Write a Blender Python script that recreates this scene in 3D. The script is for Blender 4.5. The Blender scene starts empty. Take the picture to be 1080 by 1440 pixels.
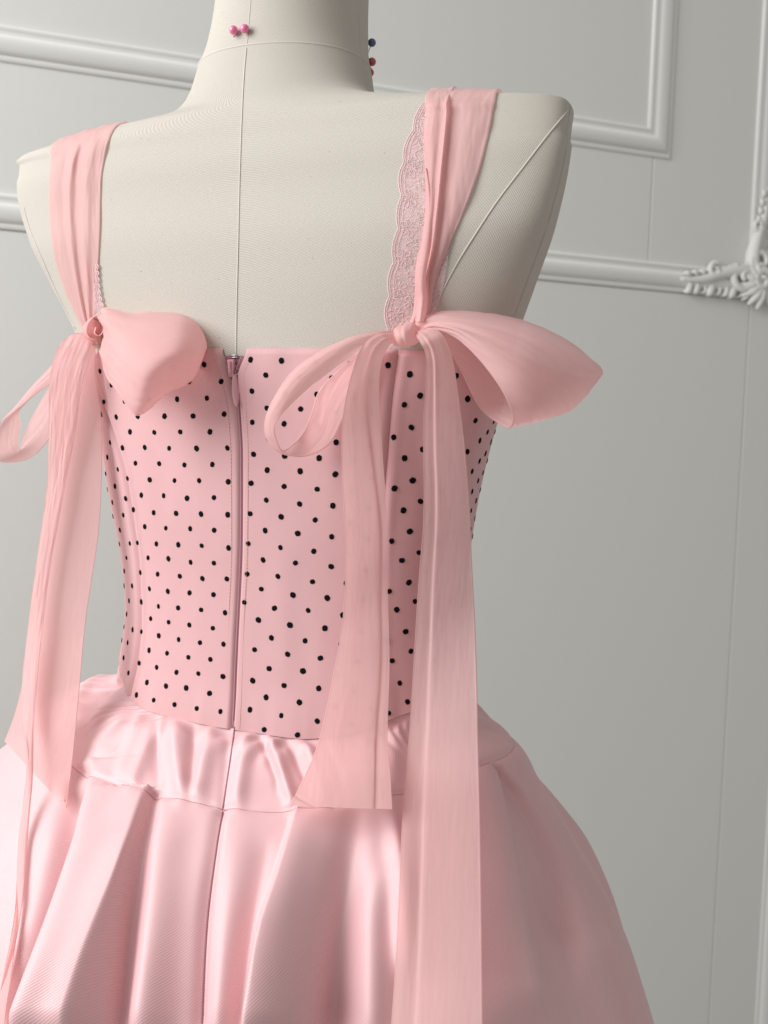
import bpy, bmesh, math, random
import numpy as np
from mathutils import Vector, Matrix
from mathutils.bvhtree import BVHTree
rnd = random.Random(7); nrs = np.random.RandomState(3)
SC = bpy.context.scene; COL = SC.collection

# ------------------------------------------------------------------ camera
F, CX, CY = 1500., 540., 720.                 # focal length / centre in pixels of the 1080x1440 photograph
pt, rl = math.radians(4.2), .033
CAM = np.array([0, -.70, 1.17])
FW = np.array([0, math.cos(pt), -math.sin(pt)]); r0 = np.array([1., 0, 0]); u0 = np.cross(r0, FW)
RT = math.cos(rl)*r0 + math.sin(rl)*u0; UP = -math.sin(rl)*r0 + math.cos(rl)*u0
cd = bpy.data.cameras.new('camera'); cam = bpy.data.objects.new('camera', cd); COL.objects.link(cam)
cd.sensor_fit = 'VERTICAL'; cd.sensor_height = 24; cd.lens = 24*F/1440; cd.clip_start = .02; cd.clip_end = 50
cam.matrix_world = Matrix([[RT[i], UP[i], -FW[i], CAM[i]] for i in range(3)] + [[0, 0, 0, 1]])
cd.dof.use_dof = True; cd.dof.focus_distance = .63; cd.dof.aperture_fstop = 8.5
SC.camera = cam
# ------------------------------------------------------------------ light
w = bpy.data.worlds.new('World'); SC.world = w; w.use_nodes = True
w.node_tree.nodes['Background'].inputs[0].default_value = (1, .975, .945, 1)
w.node_tree.nodes['Background'].inputs[1].default_value = .385
def area(name, loc, target, sx, sy, power, col):
    l = bpy.data.lights.new(name, 'AREA'); l.shape = 'RECTANGLE'; l.size = sx; l.size_y = sy; l.energy = power; l.color = col
    o = bpy.data.objects.new(name, l); COL.objects.link(o); o.location = loc
    o.rotation_euler = (Vector(target)-Vector(loc)).to_track_quat('-Z', 'Y').to_euler(); return o
area('window_light', (-1.55, -.72, 1.95), (-.1, .15, 1.15), 1.15, 1.5, 49, (.98, .987, 1))
SC.view_settings.view_transform = 'Standard'; SC.view_settings.look = 'None'; SC.view_settings.exposure = 0.03
SC.render.engine = 'CYCLES'
try:
    SC.cycles.use_denoising = True; SC.cycles.max_bounces = 10; SC.cycles.transparent_max_bounces = 16
except Exception: pass

# ------------------------------------------------------------------ maths
def unproj(px, py, d):
    px, py, d = np.broadcast_arrays(np.asarray(px, float), np.asarray(py, float), np.asarray(d, float))
    return CAM + d[..., None]*(FW + ((px-CX)/F)[..., None]*RT - ((py-CY)/F)[..., None]*UP)
def proj(P):
    d = P-CAM; z = d@FW
    return CX+F*(d@RT)/z, CY-F*(d@UP)/z
def interp(tab, x, col=1):
    t = np.asarray(tab, float); return np.interp(x, t[:, 0], t[:, col])
def smooth(a, b, x):
    t = np.clip((x-a)/(b-a), 0, 1); return t*t*(3-2*t)
def pchip(xs, ys, x):                              # monotone cubic through a table
    xs = np.asarray(xs, float); ys = np.asarray(ys, float); h = np.diff(xs); dl = np.diff(ys)/h
    m = np.zeros_like(ys); m[0], m[-1] = dl[0], dl[-1]
    for i in range(1, len(xs)-1):
        m[i] = 0 if dl[i-1]*dl[i] <= 0 else 2*dl[i-1]*dl[i]/(dl[i-1]+dl[i])
    x = np.clip(x, xs[0], xs[-1]); i = np.clip(np.searchsorted(xs, x)-1, 0, len(xs)-2)
    t = (x-xs[i])/h[i]
    return (1+2*t)*(1-t)**2*ys[i] + t*(1-t)**2*h[i]*m[i] + t*t*(3-2*t)*ys[i+1] + t*t*(t-1)*h[i]*m[i+1]
def crom(pts, n):                                   # Catmull-Rom through rows of points -> n samples
    P = np.asarray(pts, float); P = np.concatenate([[2*P[0]-P[1]], P, [2*P[-1]-P[-2]]])
    t = np.linspace(0, len(P)-3-1e-9, n); i = t.astype(int); f = (t-i)
    f = f.reshape((-1,)+(1,)*(P.ndim-1))
    a, b, c, d = P[i], P[i+1], P[i+2], P[i+3]
    return .5*((2*b)+(-a+c)*f+(2*a-5*b+4*c-d)*f*f+(-a+3*b-3*c+d)*f**3)
def gauss(x): return np.exp(-x*x)
def vnoise(x, seed):                                # smooth 1-D noise
    k = np.random.RandomState(seed).rand(997)*2-1
    i = np.floor(x).astype(int); f = x-i; f = f*f*(3-2*f)
    return k[i % 997]*(1-f)+k[(i+1) % 997]*f
def vnoise2(x, y, seed):
    k = np.random.RandomState(seed).rand(211, 211)*2-1
    i = np.floor(x).astype(int); f = x-i; f = f*f*(3-2*f); j = np.floor(y).astype(int); g = y-j; g = g*g*(3-2*g)
    return (k[i % 211, j % 211]*(1-f)+k[(i+1) % 211, j % 211]*f)*(1-g)+(k[i % 211, (j+1) % 211]*(1-f)+k[(i+1) % 211, (j+1) % 211]*f)*g

# ------------------------------------------------------------------ objects
def empty(name, loc, label, cat, group=None):
    o = bpy.data.objects.new(name, None); COL.objects.link(o); o.location = loc; o.empty_display_size = .02
    o['label'] = label; o['category'] = cat
    if group: o['group'] = group
    return o
def link(name, me, mat, parent=None, kind=None, smooth_=True):
    o = bpy.data.objects.new(name, me); COL.objects.link(o)
    if mat and not me.materials: me.materials.append(mat)
    if smooth_: me.polygons.foreach_set('use_smooth', [True]*len(me.polygons))
    if parent:
        o.parent = parent
        if parent.parent is None: o.matrix_parent_inverse = Matrix.Translation(parent.location).inverted()   # all meshes are modelled in world space
    if kind: o['kind'] = kind
    return o
def grid_mesh(name, P, uv=None, closed=False, flip=False):
    """P: rows x cols x 3"""
    n, m = P.shape[:2]
    idx = np.arange(n*m).reshape(n, m)
    if closed: idx = np.concatenate([idx, idx[:, :1]], 1)
    q = np.stack([idx[:-1, :-1], idx[:-1, 1:], idx[1:, 1:], idx[1:, :-1]], -1).reshape(-1, 4)
    if flip: q = q[:, ::-1]
    me = bpy.data.meshes.new(name)
    me.vertices.add(n*m); me.vertices.foreach_set('co', P.reshape(-1))
    me.loops.add(q.size); me.loops.foreach_set('vertex_index', q.reshape(-1).astype(np.int32))
    me.polygons.add(len(q)); me.polygons.foreach_set('loop_start', np.arange(0, q.size, 4, dtype=np.int32))
    if uv is not None:
        if closed: uv = np.concatenate([uv, uv[:, :1]+np.array([1e-9, 0])], 1)
        k = np.arange(uv.shape[0]*uv.shape[1]).reshape(uv.shape[:2])
        kq = np.stack([k[:-1, :-1], k[:-1, 1:], k[1:, 1:], k[1:, :-1]], -1).reshape(-1, 4)
        if flip: kq = kq[:, ::-1]
        l = me.uv_layers.new(name='UVMap'); l.data.foreach_set('uv', uv.reshape(-1, 2)[kq.reshape(-1)].reshape(-1))
    me.update(calc_edges=True); me.validate(); return me
def metric_uv(P):
    du = np.linalg.norm(np.diff(P, axis=1), axis=2); dv = np.linalg.norm(np.diff(P, axis=0), axis=2)
    u = np.concatenate([np.zeros((P.shape[0], 1)), du.cumsum(1)], 1); u -= u[:, u.shape[1]//2][:, None]
    v = np.concatenate([np.zeros((1, P.shape[1])), dv.cumsum(0)], 0)
    return np.stack([u, v], -1)
def grid_normals(P, closed=False):
    if closed: du = np.roll(P, -1, 1)-np.roll(P, 1, 1)
    else: du = np.gradient(P, axis=1)
    dv = np.gradient(P, axis=0); N = np.cross(du, dv)
    return N/np.maximum(np.linalg.norm(N, axis=2, keepdims=True), 1e-12)
def tube_arrays(pts, rad, k=8):
    P = np.asarray(pts, float); n = len(P); rad = np.broadcast_to(np.asarray(rad, float), (n,))
    T = np.gradient(P, axis=0); T /= np.linalg.norm(T, axis=1, keepdims=True)+1e-12
    a = np.array([0, 0, 1.]) if abs(T[0][2]) < .9 else np.array([1., 0, 0])
    N = np.cross(T[0], a); N /= np.linalg.norm(N); R_ = []
    for i in range(n):
        N = N-T[i]*(N@T[i]); N /= np.linalg.norm(N); B = np.cross(T[i], N)
        th = np.arange(k)*2*math.pi/k
        R_.append(P[i]+rad[i]*(np.cos(th)[:, None]*N+np.sin(th)[:, None]*B))
    return np.array(R_)
class MB:
    """collects shapes and links them as one mesh"""
    def __init__(s): s.v = []; s.f = []; s.n = 0
    def grid(s, P, closed=False, flip=False, cap=False):
        n, m = P.shape[:2]; idx = np.arange(n*m).reshape(n, m)+s.n
        r = idx
        if closed: idx = np.concatenate([idx, idx[:, :1]], 1)
        q = np.stack([idx[:-1, :-1], idx[:-1, 1:], idx[1:, 1:], idx[1:, :-1]], -1).reshape(-1, 4)
        if flip: q = q[:, ::-1]
        s.f += q.tolist()
        if cap: s.f += [r[0].tolist()[::-1], r[-1].tolist()]
        s.v.append(P.reshape(-1, 3)); s.n += n*m
    def tube(s, pts, rad, k=8): s.grid(tube_arrays(pts, rad, k), closed=True, cap=True)
    def poly(s, V, Fs):
        s.f += [[i+s.n for i in f] for f in Fs]; s.v.append(np.asarray(V, float)); s.n += len(V)
    def mesh(s, name):
        me = bpy.data.meshes.new(name); me.from_pydata(np.concatenate(s.v).tolist(), [], s.f); me.update(); return me

# ------------------------------------------------------------------ materials
def mat(name):
    m = bpy.data.materials.new(name); m.use_nodes = True; nt = m.node_tree
    return m, nt, nt.nodes['Principled BSDF'], nt.nodes['Material Output']
def N_(nt, t, **k):
    n = nt.nodes.new(t)
    for a, b in k.items():
        if a.startswith('i_'):
            key = a[2:]; key = int(key) if key.isdigit() else key
            n.inputs[key].default_value = b
        else: setattr(n, a, b)
    return n
def L_(nt, a, b): nt.links.new(a, b)
def mix_col(nt, fac, a, b, mode='MIX'):
    n = nt.nodes.new('ShaderNodeMix'); n.data_type = 'RGBA'; n.blend_type = mode
    if isinstance(fac, (int, float)): n.inputs[0].default_value = fac
    else: L_(nt, fac, n.inputs[0])
    for v, i in ((a, 6), (b, 7)):
        if isinstance(v, tuple): n.inputs[i].default_value = v
        else: L_(nt, v, n.inputs[i])
    return n.outputs[2]
def mapping(nt, scale=(1, 1, 1), rot=(0, 0, 0), src='UV'):
    tc = N_(nt, 'ShaderNodeTexCoord'); mp = N_(nt, 'ShaderNodeMapping'); L_(nt, tc.outputs[src], mp.inputs[0])
    mp.inputs['Scale'].default_value = scale; mp.inputs['Rotation'].default_value = rot; return mp.outputs[0]
def bump(nt, h, strength, dist, prev=None):
    b = N_(nt, 'ShaderNodeBump'); b.inputs['Strength'].default_value = strength; b.inputs['Distance'].default_value = dist
    L_(nt, h, b.inputs['Height'])
    if prev is not None: L_(nt, prev, b.inputs['Normal'])
    return b.outputs[0]
def noise(nt, vec, scale, detail=3, rough=.5):
    n = N_(nt, 'ShaderNodeTexNoise'); n.inputs['Scale'].default_value = scale; n.inputs['Detail'].default_value = detail
    n.inputs['Roughness'].default_value = rough; L_(nt, vec, n.inputs['Vector']); return n.outputs[0]
def wave(nt, vec, scale, dist=0, dscale=1, prof='SIN'):
    n = N_(nt, 'ShaderNodeTexWave'); n.wave_profile = prof; n.inputs['Scale'].default_value = scale
    n.inputs['Distortion'].default_value = dist; n.inputs['Detail Scale'].default_value = dscale; L_(nt, vec, n.inputs['Vector']); return n.outputs[1]
def ramp(nt, src, stops):
    n = N_(nt, 'ShaderNodeValToRGB'); e = n.color_ramp.elements
    while len(e) < len(stops): e.new(.5)
    for i, (p, c) in enumerate(stops): e[i].position = p; e[i].color = (c, c, c, 1) if isinstance(c, (int, float)) else c
    L_(nt, src, n.inputs[0]); return n.outputs[0]

def linen_mat():
    m, nt, b, o = mat('linen_twill')
    uv = mapping(nt)
    tw = wave(nt, mapping(nt, rot=(0, 0, math.radians(58))), 270, .4, 40)       # diagonal twill, about 1.2 mm
    slub = noise(nt, mapping(nt, (1000, 800, 1)), 1, 3, .6)
    spk = ramp(nt, noise(nt, uv, 620, 2, .5), [(.0, 0.), (.735, 0.), (.79, 1.)])
    big = noise(nt, uv, 9, 3)
    c = mix_col(nt, big, (.58, .535, .465, 1), (.62, .575, .505, 1))
    c = mix_col(nt, slub, c, (.49, .46, .41, 1)); 
    c = mix_col(nt, ramp(nt, tw, [(0, .42), (1, 0.)]), c, (.42, .385, .33, 1))
    c = mix_col(nt, spk, c, (.22, .16, .11, 1))
    L_(nt, c, b.inputs['Base Color']); b.inputs['Roughness'].default_value = .9
    b.inputs['Specular IOR Level'].default_value = .15; b.inputs['Sheen Weight'].default_value = .12
    L_(nt, bump(nt, slub, .2, .0004, bump(nt, tw, .5, .0003)), b.inputs['Normal']); return m
def satin_mat():
    m, nt, b, o = mat('pink_twill_satin')
    tw = wave(nt, mapping(nt, rot=(0, 0, math.radians(-38))), 300, .25, 60)
    var = noise(nt, mapping(nt, (60, 8, 1)), 1, 4)
    c = mix_col(nt, var, (.75, .455, .465, 1), (.79, .50, .515, 1))
    c = mix_col(nt, ramp(nt, tw, [(0, .16), (.7, 0.)]), c, (.56, .29, .30, 1))
    L_(nt, c, b.inputs['Base Color']); b.inputs['Roughness'].default_value = .46
    b.inputs['Specular IOR Level'].default_value = .62; b.inputs['Sheen Weight'].default_value = .06; b.inputs['Sheen Roughness'].default_value = .4
    b.inputs['Sheen Tint'].default_value = (1, .85, .88, 1)
    L_(nt, bump(nt, noise(nt, mapping(nt, (40, 25, 1)), 1, 2), .12, .004, bump(nt, tw, .34, .0003)), b.inputs['Normal']); return m
def crepe_mat():
    m, nt, b, o = mat('pink_bodice_cloth')
    tw = wave(nt, mapping(nt, rot=(0, 0, math.radians(-48))), 300, .3, 60)
    var = noise(nt, mapping(nt, (14, 9, 1)), 1, 4)
    c = mix_col(nt, var, (.625, .36, .362, 1), (.67, .395, .405, 1))
    c = mix_col(nt, ramp(nt, tw, [(0, .22), (.8, 0.)]), c, (.49, .24, .24, 1))
    L_(nt, c, b.inputs['Base Color']); b.inputs['Roughness'].default_value = .62
    b.inputs['Specular IOR Level'].default_value = .35; b.inputs['Sheen Weight'].default_value = .3; b.inputs['Sheen Tint'].default_value = (1, .85, .88, 1)
    L_(nt, bump(nt, noise(nt, mapping(nt, (70, 45, 1)), 1, 3), .18, .002, bump(nt, tw, .35, .00025)), b.inputs['Normal']); return m
def chiffon_mat(name='pink_chiffon', crinkle=1., opacity=.915, col=((.905, .60, .588, 1), (.91, .615, .603, 1))):
    m, nt, b, o = mat(name)
    fine = noise(nt, mapping(nt, (1700, 110, 1)), 1, 3, .6)
    med = noise(nt, mapping(nt, (300, 14, 1)), 1, 2, .5)
    c = mix_col(nt, med, col[0], col[1])
    L_(nt, c, b.inputs['Base Color']); b.inputs['Roughness'].default_value = .6
    b.inputs['Specular IOR Level'].default_value = .3; b.inputs['Sheen Weight'].default_value = .3; b.inputs['Sheen Tint'].default_value = (1, .88, .88, 1)
    nm = bump(nt, fine, .25*crinkle, .0002); L_(nt, nm, b.inputs['Normal'])
    t = N_(nt, 'ShaderNodeBsdfTranslucent'); L_(nt, c, t.inputs['Color']); L_(nt, nm, t.inputs['Normal'])
    a = N_(nt, 'ShaderNodeMixShader'); a.inputs[0].default_value = .46; L_(nt, b.outputs[0], a.inputs[1]); L_(nt, t.outputs[0], a.inputs[2])
    tr = N_(nt, 'ShaderNodeBsdfTransparent'); tr.inputs[0].default_value = (1, .9, .89, 1)
    z = N_(nt, 'ShaderNodeMixShader'); z.inputs[0].default_value = opacity; L_(nt, tr.outputs[0], z.inputs[1]); L_(nt, a.outputs[0], z.inputs[2])
    L_(nt, z.outputs[0], o.inputs['Surface']); return m
def plain(name, col, rough=.5, metal=0., spec=.5, nscale=0, nstr=0, coat=0, var=.06):
    m, nt, b, o = mat(name)
    b.inputs['Base Color'].default_value = (*col, 1); b.inputs['Roughness'].default_value = rough; b.inputs['Metallic'].default_value = metal
    b.inputs['Specular IOR Level'].default_value = spec; b.inputs['Coat Weight'].default_value = coat
    if nscale:
        v = mapping(nt, src='Object'); n = noise(nt, v, nscale, 4)
        L_(nt, mix_col(nt, n, tuple(x*(1-var) for x in col)+(1,), tuple(min(1, x*(1+var)) for x in col)+(1,)), b.inputs['Base Color'])
        L_(nt, bump(nt, n, nstr, .001), b.inputs['Normal'])
    return m
def lace_mat():
    m, nt, b, o = mat('pink_lace_net')
    uv = mapping(nt)
    v = N_(nt, 'ShaderNodeTexVoronoi'); v.feature = 'DISTANCE_TO_EDGE'; v.inputs['Scale'].default_value = 1050; L_(nt, uv, v.inputs['Vector'])
    net = ramp(nt, v.outputs[0], [(.0, 1.), (.10, 1.), (.17, 0.)])
    dens = ramp(nt, noise(nt, uv, 130, 3), [(.46, 0.), (.56, 1.)])
    mx = N_(nt, 'ShaderNodeMath', operation='MAXIMUM'); L_(nt, net, mx.inputs[0])
    ml = N_(nt, 'ShaderNodeMath', operation='MULTIPLY'); L_(nt, dens, ml.inputs[0]); ml.inputs[1].default_value = .55; L_(nt, ml.outputs[0], mx.inputs[1])
    al = N_(nt, 'ShaderNodeMath', operation='MULTIPLY_ADD'); L_(nt, mx.outputs[0], al.inputs[0]); al.inputs[1].default_value = .55; al.inputs[2].default_value = .10
    b.inputs['Base Color'].default_value = (.87, .585, .60, 1); b.inputs['Roughness'].default_value = .8
    L_(nt, al.outputs[0], b.inputs['Alpha']); L_(nt, bump(nt, mx.outputs[0], .3, .0003), b.inputs['Normal']); return m
M_LINEN = linen_mat(); M_SATIN = satin_mat(); M_CREPE = crepe_mat(); M_CHIF = chiffon_mat(); M_LACE = lace_mat()
M_DOT = plain('black_flock', (.006, .006, .007), .95, spec=.1, nscale=2500, nstr=.6)
M_SEAM = plain('linen_thread', (.58, .54, .48), .9, spec=.1, nscale=900, nstr=.08)
M_THREAD = plain('pink_thread', (.74, .45, .43), .7, spec=.2)
M_SEAMP = plain('rose_seam_thread', (.50, .25, .26), .8, spec=.2)
M_TAPE = plain('mauve_zip_tape', (.36, .17, .20), .8, spec=.2, nscale=1500, nstr=.3)
M_COIL = plain('mauve_zip_coil', (.42, .20, .24), .6)
M_PULL = plain('pink_enamel', (.66, .36, .39), .35, spec=.5)
M_WALL = plain('wall_paint', (.67, .672, .637), .6, spec=.25, nscale=90, nstr=.10, var=.012)
M_MOULD = plain('white_moulding_paint', (.71, .712, .68), .5, spec=.3, nscale=60, nstr=.08, var=.02)
M_STEEL = plain('steel', (.5, .5, .52), .3, 1.)
M_LACECORD = plain('pale_lace_cord', (.86, .64, .65), .8, spec=.2)

# ------------------------------------------------------------------ wall
a_w = math.radians(21.1); WD = np.array([math.cos(a_w), math.sin(a_w), 0]); WN = np.array([math.sin(a_w), -math.cos(a_w), 0])
W0 = CAM + 1.55*FW; W0[2] = 0
def wall_sz(px, py, off=0):                           # photo point -> coordinates (s, z) on the wall
    d = FW + (px-CX)/F*RT - (py-CY)/F*UP
    t = ((W0+off*WN-CAM)@WN)/(d@WN); P = CAM+t*d
    return (P-W0)@WD, P[2]
def wp(s, z, h): return W0 + s*WD + h*WN + np.array([0, 0, z])
def box_sz(mb, s0, s1, z0, z1, h0, h1, bev=.0012):
    ring = lambda e, h: [wp(s0+e, z0+e, h), wp(s1-e, z0+e, h), wp(s1-e, z1-e, h), wp(s0+e, z1-e, h)]
    mb.grid(np.array([ring(0, h0), ring(0, h1-bev), ring(bev, h1)]), closed=True); k = mb.n-4
    mb.f.append([k, k+1, k+2, k+3])
wall = MB(); box_sz(wall, -2.6, 2.4, -.2, 2.8, -.06, 0)
WALL = link('wall', wall.mesh('wall'), M_WALL, None, 'structure', False)
# frame lines measured on the wall
s_in, z_in = wall_sz(938, 226)                        # outer lower right corner of the inner frame
s_out, z_out = wall_sz(1076, 424)                     # same of the outer frame
s_j1 = wall_sz(912, 300)[0]; s_j2 = wall_sz(1030, 800)[0]
z_mid = z_out
panels = [(-2.2, s_j1, z_mid, 2.6), (s_j1, 1.9, z_mid, 2.6), (-2.2, s_j2, -.15, z_mid), (s_j2, 1.9, -.15, z_mid)]
for (a, b_, c, d) in panels:
    mb = MB(); g = .0004; box_sz(mb, a+g, b_-g, c+g, d-g, .0005, .006, .0012); link('wall_panel', mb.mesh('wall_panel'), M_WALL, WALL, None, False)
H0 = .006
PROF = [(0, 0), (0, .004), (.003, .0065), (.006, .0065), (.007, .009), (.010, .014), (.015, .0175), (.020, .0185), (.024, .0165), (.0265, .012), (.028, .0105), (.031, .0105), (.033, .012), (.0355, .012), (.037, .009), (.038, 0)]
def moulding(name, ps, pz, sc=1.):
    """mitred run along (s, z) points; the profile lies to the left of the direction of travel"""
    P = np.array(list(zip(ps, pz)), float); rows = []
    pr = np.array(PROF)*sc
    fine = crom(pr, 60)
    for i in range(len(P)):
        d1 = P[i]-P[i-1] if i else P[1]-P[0]; d2 = P[i+1]-P[i] if i < len(P)-1 else d1
        d1 = d1/np.linalg.norm(d1); d2 = d2/np.linalg.norm(d2)
        n1 = np.array([-d1[1], d1[0]]); n2 = np.array([-d2[1], d2[0]]); n = (n1+n2); n /= (n@n1)
        rows.append([wp(P[i][0]+n[0]*u, P[i][1]+n[1]*u, H0+max(h*.40, -.001)) for u, h in fine])
    # subdivide runs so that smooth shading stays clean
    me = grid_mesh(name, np.array(rows), flip=True); return link(name, me, M_MOULD, WALL, None, False)
zt = 2.35
moulding('inner_frame', [-1.9, s_in, s_in, -1.9], [z_in, z_in, zt-.2, zt-.2], 1.15)
moulding('outer_frame', [-2.1, s_out, s_out, -2.1], [z_out, z_out, zt, zt], 1.15)
s_lf, _z = wall_sz(1066, 1300)
z_lf = z_out-.10
moulding('lower_frame', [s_lf, s_lf], [z_lf-.35, -.1], 1.15)
# carved corner: scrolls and leaves of plaster
def corner():
    """acanthus corner, built round (0,0) = outer corner, arms towards -s and +z"""
    mb = MB(); cs, cz = s_out, z_out; CS = 1.2
    def st(pts, rad, hgt, k=8):
        Q = crom(np.array(pts), 22); R_ = crom(np.array(rad)[:, None], 22)[:, 0]
        mb.tube([wp(cs+q[0]*CS, cz+q[1]*CS, H0+hgt+.004*math.sin(math.pi*i/21)) for i, q in enumerate(Q)], np.maximum(R_, .0006)*CS*.95, k)
    def scroll(cx, cz_, r, turns, a0, rad, hgt, sgn=1):
        pts = []; n = 30
        for i in range(n):
            t = i/(n-1); rr = r*(1-.82*t); a = a0+sgn*turns*2*math.pi*t; pts.append((cx+rr*math.cos(a), cz_+rr*math.sin(a)))
        mb.tube([wp(cs+q[0]*CS, cz+q[1]*CS, H0+hgt+.006*(i/(n-1))) for i, q in enumerate(pts)], [rad*CS*(1-.45*i/(n-1)) for i in range(n)], 8)
    for T_ in (0, 1):
        f = (lambda x, y: (x, y)) if T_ == 0 else (lambda x, y: (-y, -x))
        g = lambda pts: [f(*p) for p in pts]
        st(g([(-.015, .022), (-.05, .036), (-.085, .030), (-.115, .020), (-.15, .017)]), [.010, .0105, .008, .006, .003], .006)
        c = f(-.050, .026); scroll(c[0], c[1], .020, 1.3, 2.2 if T_ == 0 else -.6, .0055, .012, 1 if T_ == 0 else -1)
        c = f(-.098, .032); scroll(c[0], c[1], .011, 1.1, 1.0 if T_ == 0 else .4, .004, .011, 1 if T_ == 0 else -1)
        for k in range(10):                          # leaf lobes along both edges of the arm
            z_ = 1+.45*math.sin(k*2.4+T_); x = -.026-.0118*k; L = .016-.0011*k
            st(g([(x, .012), (x-.005*z_, .003), (x-.011, -.003-.003*(z_-1)+.0006*k)]), [.0030*z_, .0042*z_, .0012], .006)
            st(g([(x-.004, .037-.0016*k), (x-.009, .044-.0021*k), (x-.014, .046-.0024*k)]), [.003, .0036, .0013], .008)
    for k in range(7):                               # fan over the corner itself
        a = math.radians(100+k*25+20); st([(-.022, .022), (-.022+.018*math.cos(a), .022+.018*math.sin(a)), (-.022+.036*math.cos(a-.12), .022+.036*math.sin(a-.12))], [.005, .0065, .0022], .012)
    for k in range(4):
        a = math.radians(-70+k*40); st([(-.018, .018), (-.012+.012*math.cos(a), .012+.012*math.sin(a)), (-.010+.021*math.cos(a+.2), .010+.021*math.sin(a+.2))], [.005, .006, .002], .010)
    scroll(-.024, .024, .015, 1.2, .8, .006, .016)
    return link('corner_carving', mb.mesh('corner_carving'), M_MOULD, WALL)
corner()

# ------------------------------------------------------------------ dress form
PHI = math.radians(24); LAT = np.array([math.cos(PHI), -math.sin(PHI)]); NB = np.array([-math.sin(PHI), -math.cos(PHI)])
#        z      x0      y0      half    back    front   exponent
BODY = [(.900, -.0640, -.0050, .1500, .0900, .100, 2.2), (.955, -.0620, -.0120, .1390, .0760, .095, 2.2),
 (.990, -.0604, -.0166, .1226, .0617, .090, 2.2), (1.020, -.0600, -.0121, .1176, .0608, .090, 2.2), (1.050, -.0608, -.0100, .1148, .0600, .090, 2.2),
 (1.080, -.0632, -.0136, .1158, .0552, .090, 2.2), (1.110, -.0656, -.0186, .1203, .0510, .092, 2.2), (1.140, -.0675, -.0225, .1257, .0480, .098, 2.2),
 (1.170, -.0682, -.0230, .1325, .0490, .104, 2.2), (1.200, -.0685, -.0230, .1408, .0510, .110, 2.2), (1.230, -.0705, -.0270, .1505, .0470, .101, 2.35),
 (1.260, -.0744, -.0360, .1640, .0385, .092, 2.5), (1.290, -.0785, -.0440, .1774, .0285, .083, 2.65), (1.320, -.0808, -.0440, .1863, .0235, .072, 2.7),
 (1.340, -.0800, -.0385, .1883, .0255, .063, 2.7), (1.350, -.0785, -.0310, .1880, .0310, .059, 2.8), (1.3600, -.0762, -.0210, .1850, .0380, .057, 2.8),
 (1.3660, -.0752, -.0150, .1770, .0410, .056, 2.4), (1.3720, -.0750, -.0110, .1480, .0425, .055, 2.25), (1.3790, -.0752, -.0075, .1080, .0425, .055, 2.15),
 (1.3870, -.0752, -.0035, .0790, .0425, .0545, 2.1), (1.3950, -.0746, .0000, .0630, .0432, .054, 2.1), (1.403, -.0739, .0030, .0565, .0440, .054, 2.1),
 (1.415, -.0725, .0070, .0525, .0462, .054, 2.1), (1.430, -.0712, .0117, .0502, .0487, .053, 2.1), (1.450, -.0700, .0175, .0484, .0520, .052, 2.1), (1.480, -.0690, .0220, .0470, .0530, .052, 2.1)]
_B = np.array(BODY)
LSH = np.array([(1.33, .1865), (1.34, .1875), (1.344, .1915), (1.3475, .188), (1.3505, .175), (1.3538, .157), (1.3567, .139), (1.3587, .125), (1.3605, .105), (1.3627, .085), (1.3655, .0745), (1.37, .067), (1.378, .0615), (1.389, .0585), (1.403, .056), (1.415, .0525), (1.43, .0502)])   # shoulder slopes
RSH = np.array([(1.33, .1865), (1.34, .1875), (1.3496, .188), (1.3536, .187), (1.3553, .178), (1.3568, .162), (1.3589, .141), (1.3613, .119), (1.364, .101), (1.3678, .0824), (1.3725, .0683), (1.38, .062), (1.39, .0595), (1.403, .056), (1.415, .0525), (1.43, .0502)])
def body(T, z):
    """T, z broadcast arrays -> points on the form (T = 90 degrees is the centre back)"""
    T, z = np.broadcast_arrays(np.asarray(T, float), np.asarray(z, float))
    q = [pchip(_B[:, 0], _B[:, k], z) for k in range(1, 7)]
    c, s = np.cos(T), np.sin(T)
    u = np.where((z > 1.33) & (z < 1.43), np.where(c > 0, pchip(RSH[:, 0], RSH[:, 1], z), pchip(LSH[:, 0], LSH[:, 1], z)), q[2])*np.sign(c)*np.abs(c)**(2/q[5]); v = np.where(s > 0, q[3], q[4])*np.sign(s)*np.abs(s)**(2/q[5])
    return np.stack([q[0]+u*LAT[0]+v*NB[0], q[1]+u*LAT[1]+v*NB[1], z], -1)
def body_n(T, z):
    e = 1e-3; N = -np.cross(body(T+e, z)-body(T-e, z), body(T, z+e)-body(T, z-e))
    return N/np.linalg.norm(N, axis=-1, keepdims=True)
def body_off(T, z, off): return body(T, z)+body_n(T, z)*np.asarray(off)[..., None]
TF = np.linspace(-math.pi*.35, math.pi*1.35, 1600)
def T_at(px, z):
    """angle on the visible back where the form at height z meets photo column px (px may be a function of the row)"""
    P = body(TF, z); x, y = proj(P); i, j = x.argmax(), x.argmin(); 
    tgt = np.array([px(v) for v in y]) if callable(px) else np.full(len(x), px)
    d = (x-tgt)[i:j+1]; k = np.where(d <= 0)[0]
    if len(k) == 0: return TF[j]
    k = k[0]
    if k == 0: return TF[i]
    f = d[k-1]/(d[k-1]-d[k]); return TF[i+k-1]+f*(TF[1]-TF[0])
FORM = empty('dress_form', (-.065, 0, .9), 'cream linen dress form with stitched seams, seen from behind, wearing the pink dress', 'dress form')
def tgrid(n): 
    t = np.linspace(0, 2*math.pi, n, endpoint=False); return t + .0*np.sin(2*t)
zs = np.concatenate([np.linspace(.90, 1.33, 90), np.linspace(1.333, 1.386, 120), np.linspace(1.387, 1.401, 18)])
t = tgrid(420); Pb = body(t[None, :], zs[:, None])
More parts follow.
